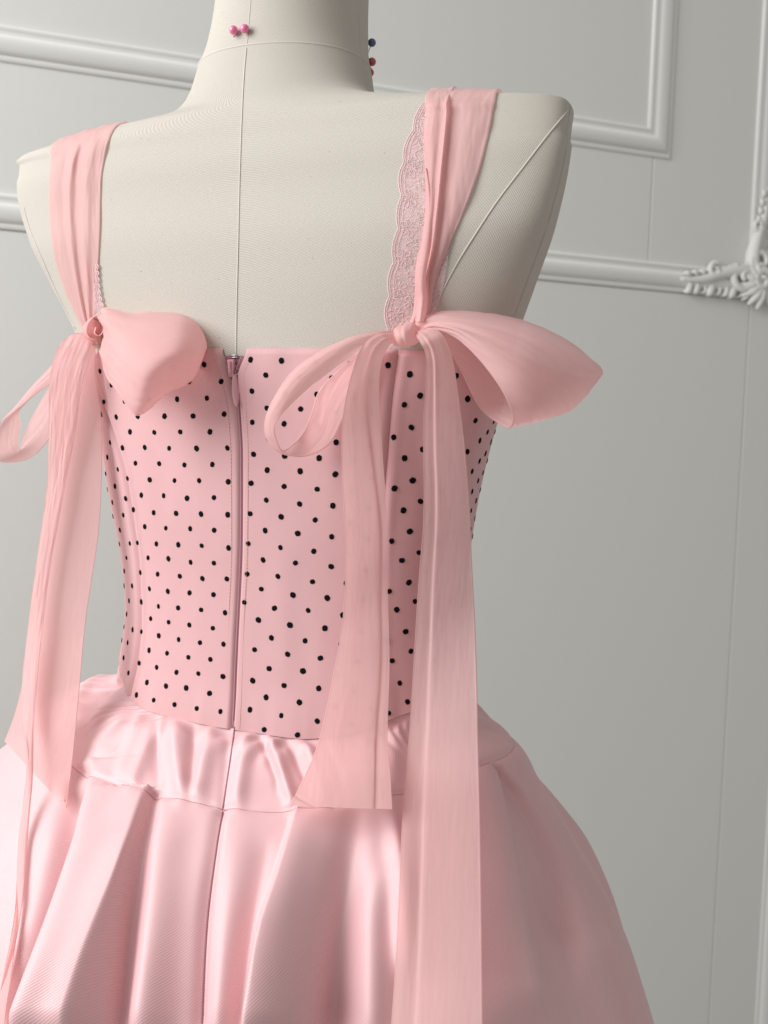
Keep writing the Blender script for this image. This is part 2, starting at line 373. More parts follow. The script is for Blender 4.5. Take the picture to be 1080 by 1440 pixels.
uvb = np.stack([np.broadcast_to((t-math.pi/2)*.13, Pb.shape[:2]), np.broadcast_to(zs[:, None], Pb.shape[:2])], -1)
link('torso', grid_mesh('torso', Pb, uvb, closed=True), M_LINEN, FORM)
zn = np.linspace(1.398, 1.475, 30); Nn = body_n(t[None, :], zn[:, None]); Pn = body(t[None, :], zn[:, None])-Nn*.0007
uvn = np.stack([np.broadcast_to((t-math.pi/2)*.06, Pn.shape[:2]), np.broadcast_to(zn[:, None], Pn.shape[:2])], -1)
link('neck', grid_mesh('neck', Pn, uvn, closed=True), M_LINEN, FORM)
mb = MB(); tt = np.linspace(0, 2*math.pi, 200); mb.tube(body_off(tt, np.full(200, 1.4012), np.full(200, -.0002)), .0007, 6); link('neck_seam', mb.mesh('neck_seam'), M_SEAM, FORM)
# surfaces that later pieces are laid on
class Surf:
    def __init__(s, P, closed=False):
        n, m = P.shape[:2]; idx = np.arange(n*m).reshape(n, m)
        if closed: idx = np.concatenate([idx, idx[:, :1]], 1)
        q = np.stack([idx[:-1, :-1], idx[:-1, 1:], idx[1:, 1:], idx[1:, :-1]], -1).reshape(-1, 4)
        s.b = BVHTree.FromPolygons(P.reshape(-1, 3).tolist(), q.tolist())
SURF = [Surf(Pb, True), Surf(Pn, True)]
def hit(px, py, off=0.):
    """first built surface seen at a photo point -> (point, normal, depth)"""
    d = Vector(FW+(px-CX)/F*RT-(py-CY)/F*UP); best = None
    for s in SURF:
        r = s.b.ray_cast(Vector(CAM), d.normalized())
        if r[0] is not None and (best is None or r[3] < best[2]): best = (np.array(r[0]), np.array(r[1]), r[3])
    if best is None: return None
    n = best[1]*(-1 if best[1]@np.array(d) > 0 else 1)
    return best[0]+n*off, n, float((best[0]-CAM)@FW)
def surf_curve(pts, n=80, off=0.):
    Q = crom(np.array(pts, float), n); H = [hit(x, y, off) for x, y in Q]
    return np.array([h[0] for h in H if h])
mb = MB(); mb.tube(surf_curve([(799, 155), (768, 193), (735, 236), (700, 282), (668, 330), (642, 372), (618, 418), (600, 462)], 90, .00005), .0005, 6); link('armhole_seam', mb.mesh('seam'), M_SEAM, FORM)
mb = MB(); mb.tube(surf_curve([(33, 290), (43, 325), (60, 365), (82, 415), (106, 462)], 60, .00005), .0005, 6); link('armhole_seam', mb.mesh('seam'), M_SEAM, FORM)

mb = MB(); mb.tube(surf_curve([(346.5, 68), (343, 110), (340, 170), (337, 260), (335, 350), (333, 430), (332, 500)], 120, .00002), .0005, 6); link('centre_back_seam', mb.mesh('seam'), M_SEAM, FORM)
mb = MB(); mb.tube(surf_curve([(353, -6), (351, 20), (349, 45), (347.5, 63)], 30, .00002), .0003, 6); link('neck_back_seam', mb.mesh('seam'), M_SEAM, FORM)
# ------------------------------------------------------------------ bodice
DRESS = empty('dress', (-.065, 0, .6), 'pink dress with black dotted bodice, satin skirt and chiffon bows on the form', 'dress')
ZIP = [(480, 331), (520, 334), (560, 337), (600, 340), (640, 342), (700, 342), (760, 341.5), (850, 338), (930, 334), (1020, 330), (1060, 325), (1140, 313), (1200, 304), (1300, 291), (1440, 284), (1800, 276)]
PRL = [(480, 128), (540, 142), (600, 163), (660, 181), (730, 193), (800, 202), (870, 204), (930, 199), (975, 189), (1030, 180)]
PRR = [(440, 566), (500, 560), (560, 552), (640, 545), (740, 537), (860, 532), (1030, 528)]
def col(tab): 
    a = np.array(tab, float); return lambda y: pchip(a[:, 0], a[:, 1], np.atleast_1d(y))[0]
ZT, ZB = 1.2165, .9925
def z_top(T):
    s = np.sin(T); return ZT + .004*smooth(.5, -.1, np.cos(T)*0+s)
def z_bot(T):                                          # waist line: dips at the back, rises to the sides
    d = np.asarray(T)-math.pi/2; return ZB + np.where(d > 0, .024*smooth(.45, 1.45, d), .019*smooth(.30, 1.15, -d))
zrows = np.linspace(.985, 1.225, 60)
tabs = {k: np.array([T_at(col(tb), z) for z in zrows]) for k, tb in (('zip', ZIP), ('l', PRL), ('r', PRR))}
def Tz(k, z): return np.interp(z, zrows, tabs[k])
OFF = .0034
GAPZ = lambda z: .0004+.0052*smooth(1.178, 1.217, z)**1.3          # half width of the zip opening, widening at the top
GAPR = lambda z: .0004+.0042*smooth(1.200, 1.2165, z)
rad_at = lambda T, z: np.linalg.norm(body(T+.01, z)-body(T-.01, z), axis=-1)/.02
def panel_grid(fa, fb, nu, nv, ea, eb, dots=None):
    """panel between angles fa(z), fb(z); ea/eb: 'fold' (free folded edge) or 'seam'"""
    a01 = np.linspace(0, 1, nu); v01 = np.concatenate([[-.006, -.003], np.linspace(0, 1, nv), [1.0025, 1.002]])
    Tm0 = (fa(1.1)+fb(1.1))/2
    V, A = np.meshgrid(v01, a01, indexing='ij')
    z = ZB+(ZT-ZB)*V; T = fa(z)+(fb(z)-fa(z))*A
    zb, zt_ = z_bot(T), z_top(T); z = zb+(zt_-zb)*V
    T = fa(z)+(fb(z)-fa(z))*A
    r = rad_at(T, z); da = np.abs(T-fa(z))*r; db = np.abs(fb(z)-T)*r
    off = np.full(T.shape, OFF)
    for e, d in ((ea, da), (eb, db)):
        if e == 'fold': off = off*(.25+.75*np.sqrt(np.clip(1-(1-np.clip(d/.0028, 0, 1))**2, 0, 1)))
        else: off = off-.0016*gauss(d/.0012)+.0007*gauss((d-.0042)/.0022)
    zb_ = zb
    up = (zt_-z); off = off*(.3+.7*np.sqrt(np.clip(1-(1-np.clip(up/.0022, 0, 1))**2, 0, 1)))
    off[-1] = .0002; off[-2] = np.minimum(off[-2], .0016)
    # soft drag lines of a fitted cloth
    wr = .0004*vnoise2(T*9+3, z*24, 5)+.0005*gauss((zt_-z-.002)/.010)*np.sin(T*26+3*np.sin(T*5))*.35+.0007*vnoise2(T*14, z*9, 6)*gauss((z-zb_)/.022)
    return T, z, off+wr
def bod_pt(T, z, off=OFF): return body_off(np.asarray(T), np.asarray(z), off)
B_PARTS = {}
def make_panel(name, fa, fb, nu, nv, ea, eb):
    T, z, off = panel_grid(fa, fb, nu, nv, ea, eb); P = body_off(T, z, off)
    ref = np.mean(T); uv = metric_uv(P); uv[..., 1] = z
    o = link(name, grid_mesh(name, P, uv), M_CREPE, DRESS); SURF.append(Surf(P)); B_PARTS[name] = o; return o
fz_l = lambda z: Tz('zip', z)+GAPZ(z)/.135; fz_r = lambda z: Tz('zip', z)-GAPR(z)/.135
BACK_L = make_panel('back_panel', fz_l, lambda z: Tz('l', z), 90, 130, 'fold', 'seam')
BACK_R = make_panel('back_panel', lambda z: Tz('r', z), fz_r, 110, 130, 'seam', 'fold')
SIDE_L = make_panel('side_panel', lambda z: Tz('l', z)+.001, lambda z: math.radians(228)+0*z, 80, 130, 'seam', 'seam')
SIDE_R = make_panel('side_panel', lambda z: math.radians(-48)+0*z, lambda z: Tz('r', z)-.001, 90, 130, 'seam', 'seam')
FRONT = make_panel('front_panel', lambda z: math.radians(228.1)+0*z, lambda z: math.radians(311.9)+0*z, 90, 60, 'seam', 'seam')
SURF.pop()
# raised welt beside the left princess seam
zz = np.linspace(.999, 1.20, 120)
# black flocked dots: one small uneven cap, shared by every dot
mb = MB(); k = 14; rr = [1, .98, .8, .35]; hh = [-.0002, .0002, .00036, .00042]; th = np.arange(k)*2*math.pi/k; jit = 1+.10*nrs.randn(k)
mb.grid(np.array([[((.00162*r_*j*math.cos(a)), .00172*r_*j*math.sin(a), h_) for a, j in zip(th, jit)] for r_, h_ in zip(rr, hh)]), closed=True)
mb.f.append([mb.n-k+i for i in range(k)]); DOT = mb.mesh('dot'); DOT.materials.append(M_DOT); DOT.polygons.foreach_set('use_smooth', [True]*len(DOT.polygons))
DOTS = []
def add_dot(parent, T, z):
    p = body_off(np.array(T), np.array(z), np.array(OFF+.0002)); n = Vector(body_n(np.array(T), np.array(z)))
    for sf in SURF[2:6]:
        h = sf.b.ray_cast(Vector(p)+n*.006, -n, .009)
        if h[0] is not None: p = np.array(h[0]+n*.00005); break
    q = n.to_track_quat('Z', 'Y').to_matrix().to_4x4() @ Matrix.Rotation(rnd.uniform(0, 6.28), 4, 'Z'); s = rnd.uniform(.90, 1.10)
    M = Matrix.Translation(Vector(p)) @ q @ Matrix.Diagonal((s, s*rnd.uniform(.92, 1.08), 1, 1))
    v = CAM-p; DOTS.append((float(n @ Vector(v))/np.linalg.norm(v)**3, parent, M))
def place_dots():
    """the 300 that show largest stand singly on their panels, the narrow ones at the far sides are joined"""
    DOTS.sort(key=lambda d: -d[0]); V0 = [v.co.copy() for v in DOT.vertices]; F0 = [tuple(p.vertices) for p in DOT.polygons]; rest = MB()
    for k, (sc, parent, M) in enumerate(DOTS):
        if k < 300:
            o = bpy.data.objects.new('dot', DOT); COL.objects.link(o); o.parent = parent; o.matrix_basis = M
        else: rest.poly([tuple(M @ v) for v in V0], F0)
    if rest.n: link('side_dots', rest.mesh('side_dots'), M_DOT, DRESS, 'stuff')
def arc_T(Tref, z, s):
    """angle at arc length s (metres, + towards the left of the photo) from Tref at height z"""
    Ts = np.linspace(Tref-1.9, Tref+1.9, 500); P = body(Ts, np.full(500, z)); L = np.concatenate([[0], np.linalg.norm(np.diff(P, axis=0), axis=1).cumsum()])
    L0 = np.interp(Tref, Ts, L); return float(np.interp(L0+s, L, Ts))
def lattice(parent, origin_px, a_px, b_px, fa, fb, mar=.0024, dz=(.0002, .0002), take=None):
    """dots on a panel: lattice vectors measured in the photo round origin_px, laid out on the cloth by arc length and height"""
    def cloth(px, py):
        h = hit(px, py)[0]; z = h[2]; T = T_at(px, z); z0 = z
        r = body(np.array([0.]), np.array([z]))
        Ts = np.linspace(Tz('zip', z), T, 60); P = body(Ts, np.full(60, z)); return math.copysign(np.linalg.norm(np.diff(P, axis=0), axis=1).sum(), T-Tz('zip', z)), z
    o0 = np.array(cloth(*origin_px)); va = np.array(cloth(*a_px))-o0; vb = np.array(cloth(*b_px))-o0
    for i in range(-40, 41):
        for j in range(-40, 41):
            s, z = o0+i*va+j*vb+np.array([rnd.gauss(0, .00035), rnd.gauss(0, .00035)])
            if not (.98 < z < 1.225): continue
            if take: s *= float(np.interp(z, take[0], take[1]))
            if abs(s) > .25: continue
            T = arc_T(Tz('zip', z), z, s)
            if z < z_bot(T)+dz[0] or z > z_top(T)-dz[1]: continue
            r = float(rad_at(np.array(T), np.array(z)))
            if (T-fa(z))*r < mar or (fb(z)-T)*r < mar: continue
            x, y = proj(body(np.array(T), np.array(z)))
            n = body_n(np.array(T), np.array(z)); v = CAM-body(np.array(T), np.array(z))
            if n@v/np.linalg.norm(v) < -.05: continue
            add_dot(parent, T, z)
lattice(BACK_L, (269, 699), (252, 721), (305.5, 700), fz_l, lambda z: Tz('l', z), take=((.99, 1.05, 1.09, 1.127, 1.17, 1.22), (.90, .90, .94, 1., 1.13, 1.17)))   # the cloth is taken in towards the waist
lattice(BACK_R, (404, 640), (426, 663.5), (402, 683.5), lambda z: Tz('r', z), fz_r)
lattice(SIDE_R, (577, 524), (566.5, 569), (591.5, 555), lambda z: -.75, lambda z: Tz('r', z))
lattice(SIDE_L, (168.5, 683.5), (166, 705.5), (156.5, 666), lambda z: Tz('l', z), lambda z: 3.98, dz=(.0026, .0002))
place_dots()
# stitching beside the zip and along the seams
def stitches(name, parent, pts_fn, n, zr=(.993, 1.21), L=.0016, r_=.00022):
    mb = MB()
    for i in range(n):
        z = zr[0]+(zr[1]-zr[0])*i/(n-1); q = [bod_pt(pts_fn(zz_), zz_, np.array(OFF+.0001)) for zz_ in (z-L/2, z, z+L/2)]
        mb.tube(q, [r_*.6, r_, r_*.6], 5)
    return link(name, mb.mesh(name), M_THREAD, parent, 'stuff')
stitches('stitching', BACK_L, lambda z: fz_l(z)+.0042/.135, 95)
stitches('stitching', BACK_R, lambda z: fz_r(z)-.0042/.135, 95)
# zip
zi = np.linspace(.992, 1.2125, 120)
mb = MB()
Pz = np.array([[body_off(np.array(Tz('zip', z)+sg), np.array(z), np.array(.0009)) for sg in np.linspace(-1, 1, 5)*(GAPZ(z)+.003)/.135] for z in zi])
mb.grid(Pz); ZIPPER = link('zipper', mb.mesh('zipper'), M_TAPE, DRESS)
mb = MB()
for sg in (1, -1):
    mb.tube(np.array([body_off(np.array(Tz('zip', z)+sg*max((GAPZ(z) if sg > 0 else GAPR(z))-.0008, .0001)/.135), np.array(z), np.array(.0024)) for z in zi]), .0004, 6)
link('zip_coil', mb.mesh('zip_coil'), M_COIL, ZIPPER)
def local(px, py, off):
    p, n, d = hit(px, py, off); z = UP-n*(UP@n); z /= np.linalg.norm(z); x = np.cross(z, n); return lambda a, b, c: p+x*a+z*b+n*c
fr = local(329, 517, .002)
mb = MB()
def rbox(mb, fr, w0, w1, z0, z1, h0, h1, e=.0005):
    def ring(k, h): return [fr(-w0+k, z0+k, h), fr(w0-k, z0+k, h), fr(w1-k, z1-k, h), fr(-w1+k, z1-k, h)]
    mb.grid(np.array([ring(e, h0), ring(0, h0+e), ring(0, h1-e), ring(e, h1)]), closed=True); k = mb.n-4; mb.f.append([k, k+1, k+2, k+3])
rbox(mb, fr, .0014, .0024, -.0055, .0045, -.0005, .0022); rbox(mb, fr, .0008, .0008, -.004, .0035, .0021, .0036, .0004)
link('slider', mb.mesh('slider'), M_PULL, ZIPPER, None, False)
fr2 = local(328, 545, .0042); mb = MB(); n = 40
ring = [(0.0021*math.cos(a), .0090+.0028*math.sin(a)) for a in np.linspace(0, 2*math.pi, 25)]
mb.tube([fr2(a, b, .0004) for a, b in ring], .0005, 6)
prof = [(-.0125, .0002), (-.011, .0011), (-.008, .0019), (-.003, .0023), (.002, .0019), (.0055, .0014), (.0068, .0006)]
Q = crom(np.array(prof), 24); mb.grid(np.array([[fr2(max(w_, .0001)*math.cos(a), z_, .0007*math.sin(a)) for a in np.arange(12)*math.pi/6] for z_, w_ in Q]), closed=True, cap=True)
link('pull_tab', mb.mesh('pull_tab'), M_PULL, ZIPPER)
mb = MB(); fr3 = local(331, 503, .0015)
for k in (0, 1): mb.tube([fr3(x, .0012*k, .0006*math.cos(x*600)) for x in np.linspace(-.0028, .0028, 9)], .00045, 6)
link('top_stop', mb.mesh('top_stop'), M_STEEL, ZIPPER)

# ------------------------------------------------------------------ skirt
SK = np.array([(1.018, -.0605, -.0130, .1212, .0645), (1.000, -.0607, -.0135, .1228, .0648), (.992, -.0640, -.0080, .1370, .0735), (.985, -.0672, -.0050, .1565, .0825), (.978, -.0687, -.0030, .1675, .0920), (.970, -.0700, -.001, .1750, .1030),
 (.960, -.0715, 0, .1810, .1160), (.945, -.0741, 0, .1925, .1325), (.930, -.0780, 0, .2065, .1465), (.910, -.0792, 0, .2208, .1625), (.890, -.0798, 0, .2345, .1760),
 (.870, -.0787, 0, .2431, .1870), (.840, -.0775, 0, .2551, .2010), (.800, -.0772, 0, .2681, .2178), (.750, -.0760, 0, .2796, .2400), (.62, -.0760, 0, .300, .275)])[::-1]
def skirt(T, z):
    T, z = np.broadcast_arrays(np.asarray(T, float), np.asarray(z, float)); q = [pchip(SK[:, 0], SK[:, k], z) for k in range(1, 5)]
    c, s = np.cos(T), np.sin(T); e = 2/(2+.2*smooth(.96, .992, z)); c = np.sign(c)*np.abs(c)**e; s = np.sign(s)*np.abs(s)**e
    u = q[2]*c; v = np.where(s > 0, q[3], np.maximum(q[3], .09)*1.0)*s
    return np.stack([q[0]+u*LAT[0]+v*NB[0], q[1]+u*LAT[1]+v*NB[1], z], -1)
def sculpt(P, N, strokes):
    """folds pressed into cloth: each stroke is (line in the photo, width left, width right, height, fade top, fade bottom)"""
    x, y = proj(P); face = smooth(-.05, .15, ((CAM-P)*N).sum(-1)/np.linalg.norm(CAM-P, axis=-1)); out = np.zeros(x.shape)
    for pts, wl, wr, amp, f0, f1 in strokes:
        a = np.array(pts, float); xs = pchip(a[:, 1], a[:, 0], y); y0, y1 = a[0, 1], a[-1, 1]; d = x-xs
        t = np.clip((y-y0)/(y1-y0), 0, 1)
        if isinstance(wl, tuple): wl_ = wl[0]+(wl[1]-wl[0])*t
        else: wl_ = wl
        if isinstance(wr, tuple): wr_ = wr[0]+(wr[1]-wr[0])*t
        else: wr_ = wr
        am = amp if not isinstance(amp, tuple) else amp[0]+(amp[1]-amp[0])*t
        g = np.where(d < 0, gauss(d/wl_), gauss(d/wr_))
        out += am*g*smooth(y0-f0, y0+f0*.3+1e-6, y)*(1-smooth(y1-f1*.3, y1+f1+1e-6, y))
    return out*face
def drop_z(T): return .9600+.022*smooth(.25, 1.35, np.abs(np.asarray(T)-math.pi/2))
YOKE = [ # gathers below the waist seam
 ([(249, 1012), (250, 1050), (257, 1112)], 13, 15, .0052, 8, 30), ([(222, 1008), (220, 1040), (221, 1085)], 9, 4, -.004, 8, 25), ([(300, 1020), (291, 1060), (280, 1115)], 11, 13, .0042, 8, 25),
 ([(273, 1015), (271, 1050), (269, 1100)], 6, 7, -.0038, 6, 25), ([(350, 1032), (344, 1065), (335, 1120)], 11, 12, .004, 8, 30), ([(364, 1026), (374, 1055), (390, 1095)], 6, 6, -.0042, 6, 25),
 ([(376, 1026), (392, 1070), (410, 1125)], 9, 10, .0045, 6, 30), ([(398, 1024), (412, 1060), (430, 1100)], 6, 8, -.004, 6, 25), ([(412, 1022), (440, 1070), (455, 1120)], 10, 10, .004, 6, 20), ([(440, 1018), (465, 1060), (480, 1100)], 7, 7, -.0035, 6, 20),
 ([(322, 1030), (317, 1080), (313, 1140)], 7, 7, -.0022, 4, 8),
 ([(214, 1000), (190, 1030), (164, 1056), (140, 1066)], 7, 20, -.0022, 8, 10), ([(190, 985), (165, 1018), (140, 1046)], 16, 16, .0018, 8, 25), ([(205, 995), (185, 1040), (172, 1085)], 10, 12, .002, 6, 20), ([(228, 1012), (208, 1050), (190, 1098)], 16, 10, .003, 8, 25),
 ([(165, 962), (140, 985), (118, 1010)], 12, 10, -.004, 6, 20), ([(150, 948), (125, 965), (105, 990)], 12, 10, .004, 6, 20),
 ([(560, 1010), (556, 1050), (552, 1100)], 14, 14, .003, 6, 20), ([(540, 1006), (536, 1040), (534, 1090)], 7, 7, -.003, 6, 20), ([(508, 1012), (512, 1050), (515, 1100)], 12, 12, .003, 6, 20)]
LOW = [ # pleats of the lower skirt
 ([(211, 1108), (199, 1150), (188, 1195), (174, 1250), (160, 1300), (144, 1360), (126, 1440)], (56, 60), (4, 26), (.0028, .021), 1, 90),
 ([(214, 1112), (203, 1160), (192, 1220), (182, 1290), (172, 1380), (165, 1440)], 5, (10, 26), (-.003, -.007), 3, 60),
 ([(132, 1068), (124, 1130), (112, 1210), (97, 1290), (80, 1370), (62, 1440)], (8, 11), (44, 32), (.0010, .016), 4, 80),
 ([(116, 1080), (104, 1140), (90, 1220), (74, 1300), (56, 1390), (44, 1440)], (16, 20), (12, 15), (-.002, -.022), 8, 80),
 ([(238, 1126), (230, 1190), (222, 1270), (214, 1350), (206, 1440)], (24, 30), (26, 36), (.0008, .010), 10, 80),
 ([(313, 1138), (304, 1195), (291, 1300), (284, 1440)], 12, 6, (-.002, -.004), 3, 60),
 ([(340, 1140), (332, 1220), (322, 1320), (314, 1440)], 24, 30, (.0005, .006), 10, 80),
 ([(420, 1136), (396, 1228), (370, 1320), (354, 1440)], (5, 9), (42, 70), (.0024, .019), 1, 80),
 ([(372, 1200), (352, 1300), (338, 1440)], 20, 12, (-.001, -.004), 30, 60),
 ([(505, 1130), (494, 1200), (482, 1300), (470, 1440)], (22, 34), (18, 30), (-.0015, -.015), 10, 80),
 ([(545, 1110), (556, 1180), (566, 1260), (574, 1340)], (14, 16), 14, (.002, .009), 14, 50),
 ([(536, 1230), (520, 1300), (515, 1440)], 20, 26, (.002, .004), 30, 80),
 ([(600, 1150), (596, 1250), (592, 1440)], 22, 22, (-.001, -.006), 30, 60),
 ([(699, 1078), (704, 1140), (714, 1220), (726, 1310), (735, 1400)], (34, 46), (4, 34), (.0026, .008), 1, 60),
 ([(704, 1078), (729, 1114), (754, 1154), (776, 1196), (794, 1245), (806, 1300)], (14, 70), (4, 12), (-.004, -.008), 4, 120),
 ([(850, 1330), (868, 1400), (885, 1500)], 30, 24, .003, 40, 60)]
BASE = [0]
def hidden_pleats(T, z, lo):
    back = smooth(-.30, -.62, np.sin(T))              # folds on the sides and front that the lens does not see
    return back*(.010*lo*np.sin(T*9+1)+.002*np.minimum(1, np.asarray(lo)*4)*np.sin(T*31+2))
def tden(n, d=.78):
    """angles, dense across the back"""
    s = np.linspace(-math.pi, math.pi, n, endpoint=False); return math.pi/2+s-d*np.sin(s)*1.0
def cloth_uv(P, T, z, r): return np.stack([np.broadcast_to((T-math.pi/2)*r, z.shape), z], -1)
# yoke
nT, nV = 900, 90; T1 = tden(nT); V = np.linspace(0, 1, nV)[:, None]
zt_y = z_bot(T1)+.0030 - .0030*smooth(.45, .75, math.pi/2-T1)*smooth(1.25, .95, math.pi/2-T1) - .004*smooth(-.25, -.6, np.cos(T1))*0; zb_y = drop_z(T1)
wav = .0003*np.sin(T1*46+1.3*np.sin(T1*7))
zy = zb_y[None, :]-.0045+(zt_y+wav-zb_y+.0045)[None, :]*V
Ty = np.broadcast_to(T1[None, :], zy.shape)
Py = skirt(Ty, zy); kt = smooth(.011, .001, zt_y[None, :]-zy)[..., None]; Py = Py*(1-kt)+body_off(Ty, zy, np.full(Ty.shape, .0010))*kt; Ny = grid_normals(Py, True); 
if (Ny[20, nT//2] @ (CAM-Py[20, nT//2])) < 0: Ny = -Ny
top = (zt_y[None, :]-zy)
hem = (zy-zb_y[None, :])
FOLDS = [(p, a, b, (np.array(h)*(.5 if np.max(h) < 0 else 1.0)).tolist() if not isinstance(h, tuple) else h, f0, f1+6) for p, a, b, h, f0, f1 in YOKE]+[(p, a, b, tuple(1.5*v for v in h) if isinstance(h, tuple) else 1.5*h, f0, f1) for p, a, b, h, f0, f1 in LOW]
d = sculpt(Py, Ny, FOLDS)*smooth(.0028, .010, top)+.0007*np.sin(Ty*60+5*np.sin(Ty*9))*gauss((top-.009)/.006)*smooth(.003, .007, top)+hidden_pleats(Ty, zy, .3)*smooth(0, .01, top)*smooth(0, .012, hem)
d += .0006*vnoise2(Ty*16, zy*60, 8)*smooth(0, .01, hem)*smooth(.003, .008, top)
d -= .0010*gauss((hem-.000)/.0011)+.0014*smooth(0, -.002, hem)
Py = Py+Ny*d[..., None]
# waist turn-in so that the gathers roll under the bodice
YK = link('yoke', grid_mesh('yoke', Py, np.stack([(Ty-math.pi/2)*.15, zy*1.25+.2*np.sin(Ty)*0], -1), closed=True), M_SATIN, DRESS)
# lower skirt
nV = 230; V = np.linspace(0, 1, nV)[:, None]; V = V**1.0
zl = .62+(zb_y[None, :]-.0006-.62)*V**.75; Tl = np.broadcast_to(T1[None, :], zl.shape)
Pl = skirt(Tl, zl); Nl = grid_normals(Pl, True)
if (Nl[100, nT//2] @ (CAM-Pl[100, nT//2])) < 0: Nl = -Nl
dn = zb_y[None, :]-zl
d = sculpt(Pl, Nl, FOLDS)+hidden_pleats(Tl, zl, smooth(0, .1, dn)*1.2)
d += .0009*vnoise2(Tl*10, zl*22, 9)*smooth(0, .02, dn)-.0006*gauss(dn/.003)-.0009*gauss(dn/.0011)
Pl = Pl+Nl*d[..., None]
LS = link('lower_skirt', grid_mesh('lower_skirt', Pl, np.stack([(Tl-math.pi/2)*.19, zl*1.2], -1), closed=True), M_SATIN, DRESS)
SURF += [Surf(Py, True), Surf(Pl, True)]
vis = np.where(np.sin(T1) > -.75)[0]
mb = MB(); mb.tube(Pl[-1][vis[vis.argsort()]]-Nl[-1][vis]*.0001, .00038, 5); link('drop_seam', mb.mesh('drop_seam'), M_SEAMP, DRESS)
mb = MB(); mb.tube(surf_curve([(330, 1022), (325, 1060), (313, 1139)], 40, -.0001), .0006, 6); mb.tube(surf_curve([(313, 1141), (304, 1195), (291, 1300), (284, 1438), (280, 1600)], 70, -.0001), .0006, 6)
link('skirt_zip', mb.mesh('skirt_zip'), M_TAPE, DRESS)

# ------------------------------------------------------------------ chiffon straps and bows
def depth_at(x, y):
    h = hit(x, y); return None if h is None else h[2]
def box_blur(a, k):
    for ax in (0, 1):
        n = a.shape[ax]; p = np.pad(a, [(k, k) if i == ax else (0, 0) for i in (0, 1)], mode='edge'); c = np.cumsum(p, ax)
        a = (np.take(c, range(2*k, n+2*k), ax)-np.concatenate([np.zeros_like(np.take(c, [0], ax)), np.take(c, range(0, n-1), ax)], ax))/(2*k)
    return a
_t = SURF[0].b.find_nearest(Vector(body(np.array(math.pi/2), np.array(1.2))+np.array([0, -.01, 0])))
HSIGN = 1 if Vector(_t[1]).y < 0 else -1
def hug(P, gap):
    """push cloth out of the form wherever it would sink in"""
    Q = P.reshape(-1, 3)
    for i in range(len(Q)):
        l, n, k, dd = SURF[0].b.find_nearest(Vector(Q[i]), .03)
        if l is None: continue
        sd = (Vector(Q[i])-l).dot(n)*HSIGN
        if sd < gap: Q[i] = Q[i]+np.array(n)*HSIGN*(gap-sd)
    return Q.reshape(P.shape)
def sheet(name, net, parent, mat_=None, nu=50, nv=180, clear=0., crinkle=.0003, fold=None, seed=1, hem=True, lay=None, tailhem=False, soft=2, gather=0., gends=(1, 0), creases=()):
    """cloth through a net of (photo x, photo y, distance) points; clear keeps it in front of what it lies on;
    lay (mm table per column) lays it on the surface instead of using distances"""
    net = [[tuple(p) if len(p) == 3 else (*p, 0) for p in r] for r in net]
    A = np.array(net, float)
    if lay is not None:
        for i in range(A.shape[0]):
            for j in range(A.shape[1]):
                if A[i, j, 2] == 0:
                    h = hit(A[i, j, 0], A[i, j, 1]); lv = lay[j] if not isinstance(lay[0], (list, tuple)) else lay[i][j]
                    A[i, j, 2] = (h[2] if h else .68)-lv*.001
    G = crom(A, nv); G = crom(G.transpose(1, 0, 2), nu).transpose(1, 0, 2)
    d = G[..., 2].copy()
    if clear:
        lim = np.full(d.shape, 9.)
        st = 3
        for i in range(0, nv, st):
            for j in range(0, nu, st):
                q = depth_at(G[i, j, 0], G[i, j, 1])
                if q: lim[i:i+st, j:j+st] = q-clear
        dd = np.minimum(d, lim); 
        pull = d-dd; m = pull
        for _ in range(3): m = np.maximum(box_blur(m, 3), pull)
        if soft > 2:
            for _ in range(3): m = np.maximum(box_blur(m, soft), pull)
            m = box_blur(box_blur(m, soft), soft)
        d = d-box_blur(m, 2)
    P = unproj(G[..., 0], G[..., 1], d)
    if lay is not None: P = hug(P, .0012)
    uv = metric_uv(P); N = grid_normals(P)
    s = np.sign(((CAM-P)*N).sum(-1).mean()) or 1
    u, v = uv[..., 0], uv[..., 1]
    w_ = .38*crinkle*(vnoise2(u*430+vnoise(v*30, seed)*1.5, v*62, seed)+.6*vnoise2(u*900, v*120, seed+1)) + crinkle*.5*vnoise2(u*60, v*9+u*15, seed+2)
    if gather:                                         # creases running out of the knot
        c = np.linspace(0, 1, nu)[None, :]; vv = v-v.min(); ve = v[-1:].max()-v
        fall = gends[0]*np.exp(-vv/.034)+gends[1]*np.exp(-ve/.018)
        w_ = w_+gather*fall*np.sin(math.pi*np.clip(c*1.0, 0, 1))*(vnoise2(c*6.5+vv*9, vv*20, seed+4)+.45*vnoise2(c*15+vv*22, vv*26, seed+5))
    c = np.linspace(0, 1, nu)[None, :]; vv = v-v.min()
    for c0, c1, am, wd, ln in creases:                 # single soft folds that start at the knot
        w_ = w_-am*gauss((c-(c0+(c1-c0)*vv/ln))/wd)*smooth(ln, .25*ln, vv)
    P = P+N*s*w_[..., None]
    if hem:                                            # narrow rolled hems along both long edges
        k = 3
        for e, sg in ((0, 1), (-1, -1)):
            P[:, e] += -N[:, e]*s*.0003
            P[:, e+sg] += N[:, e+sg]*s*.0002
    if tailhem:
        e = v[-1].max()-v; P = P+N*s*(.0009*smooth(.0065, .0055, e)-.0006*gauss((e-.0062)/.0006))[..., None]
    o = link(name, grid_mesh(name, P, uv), mat_ or M_CHIF, parent)
    return o, P, G
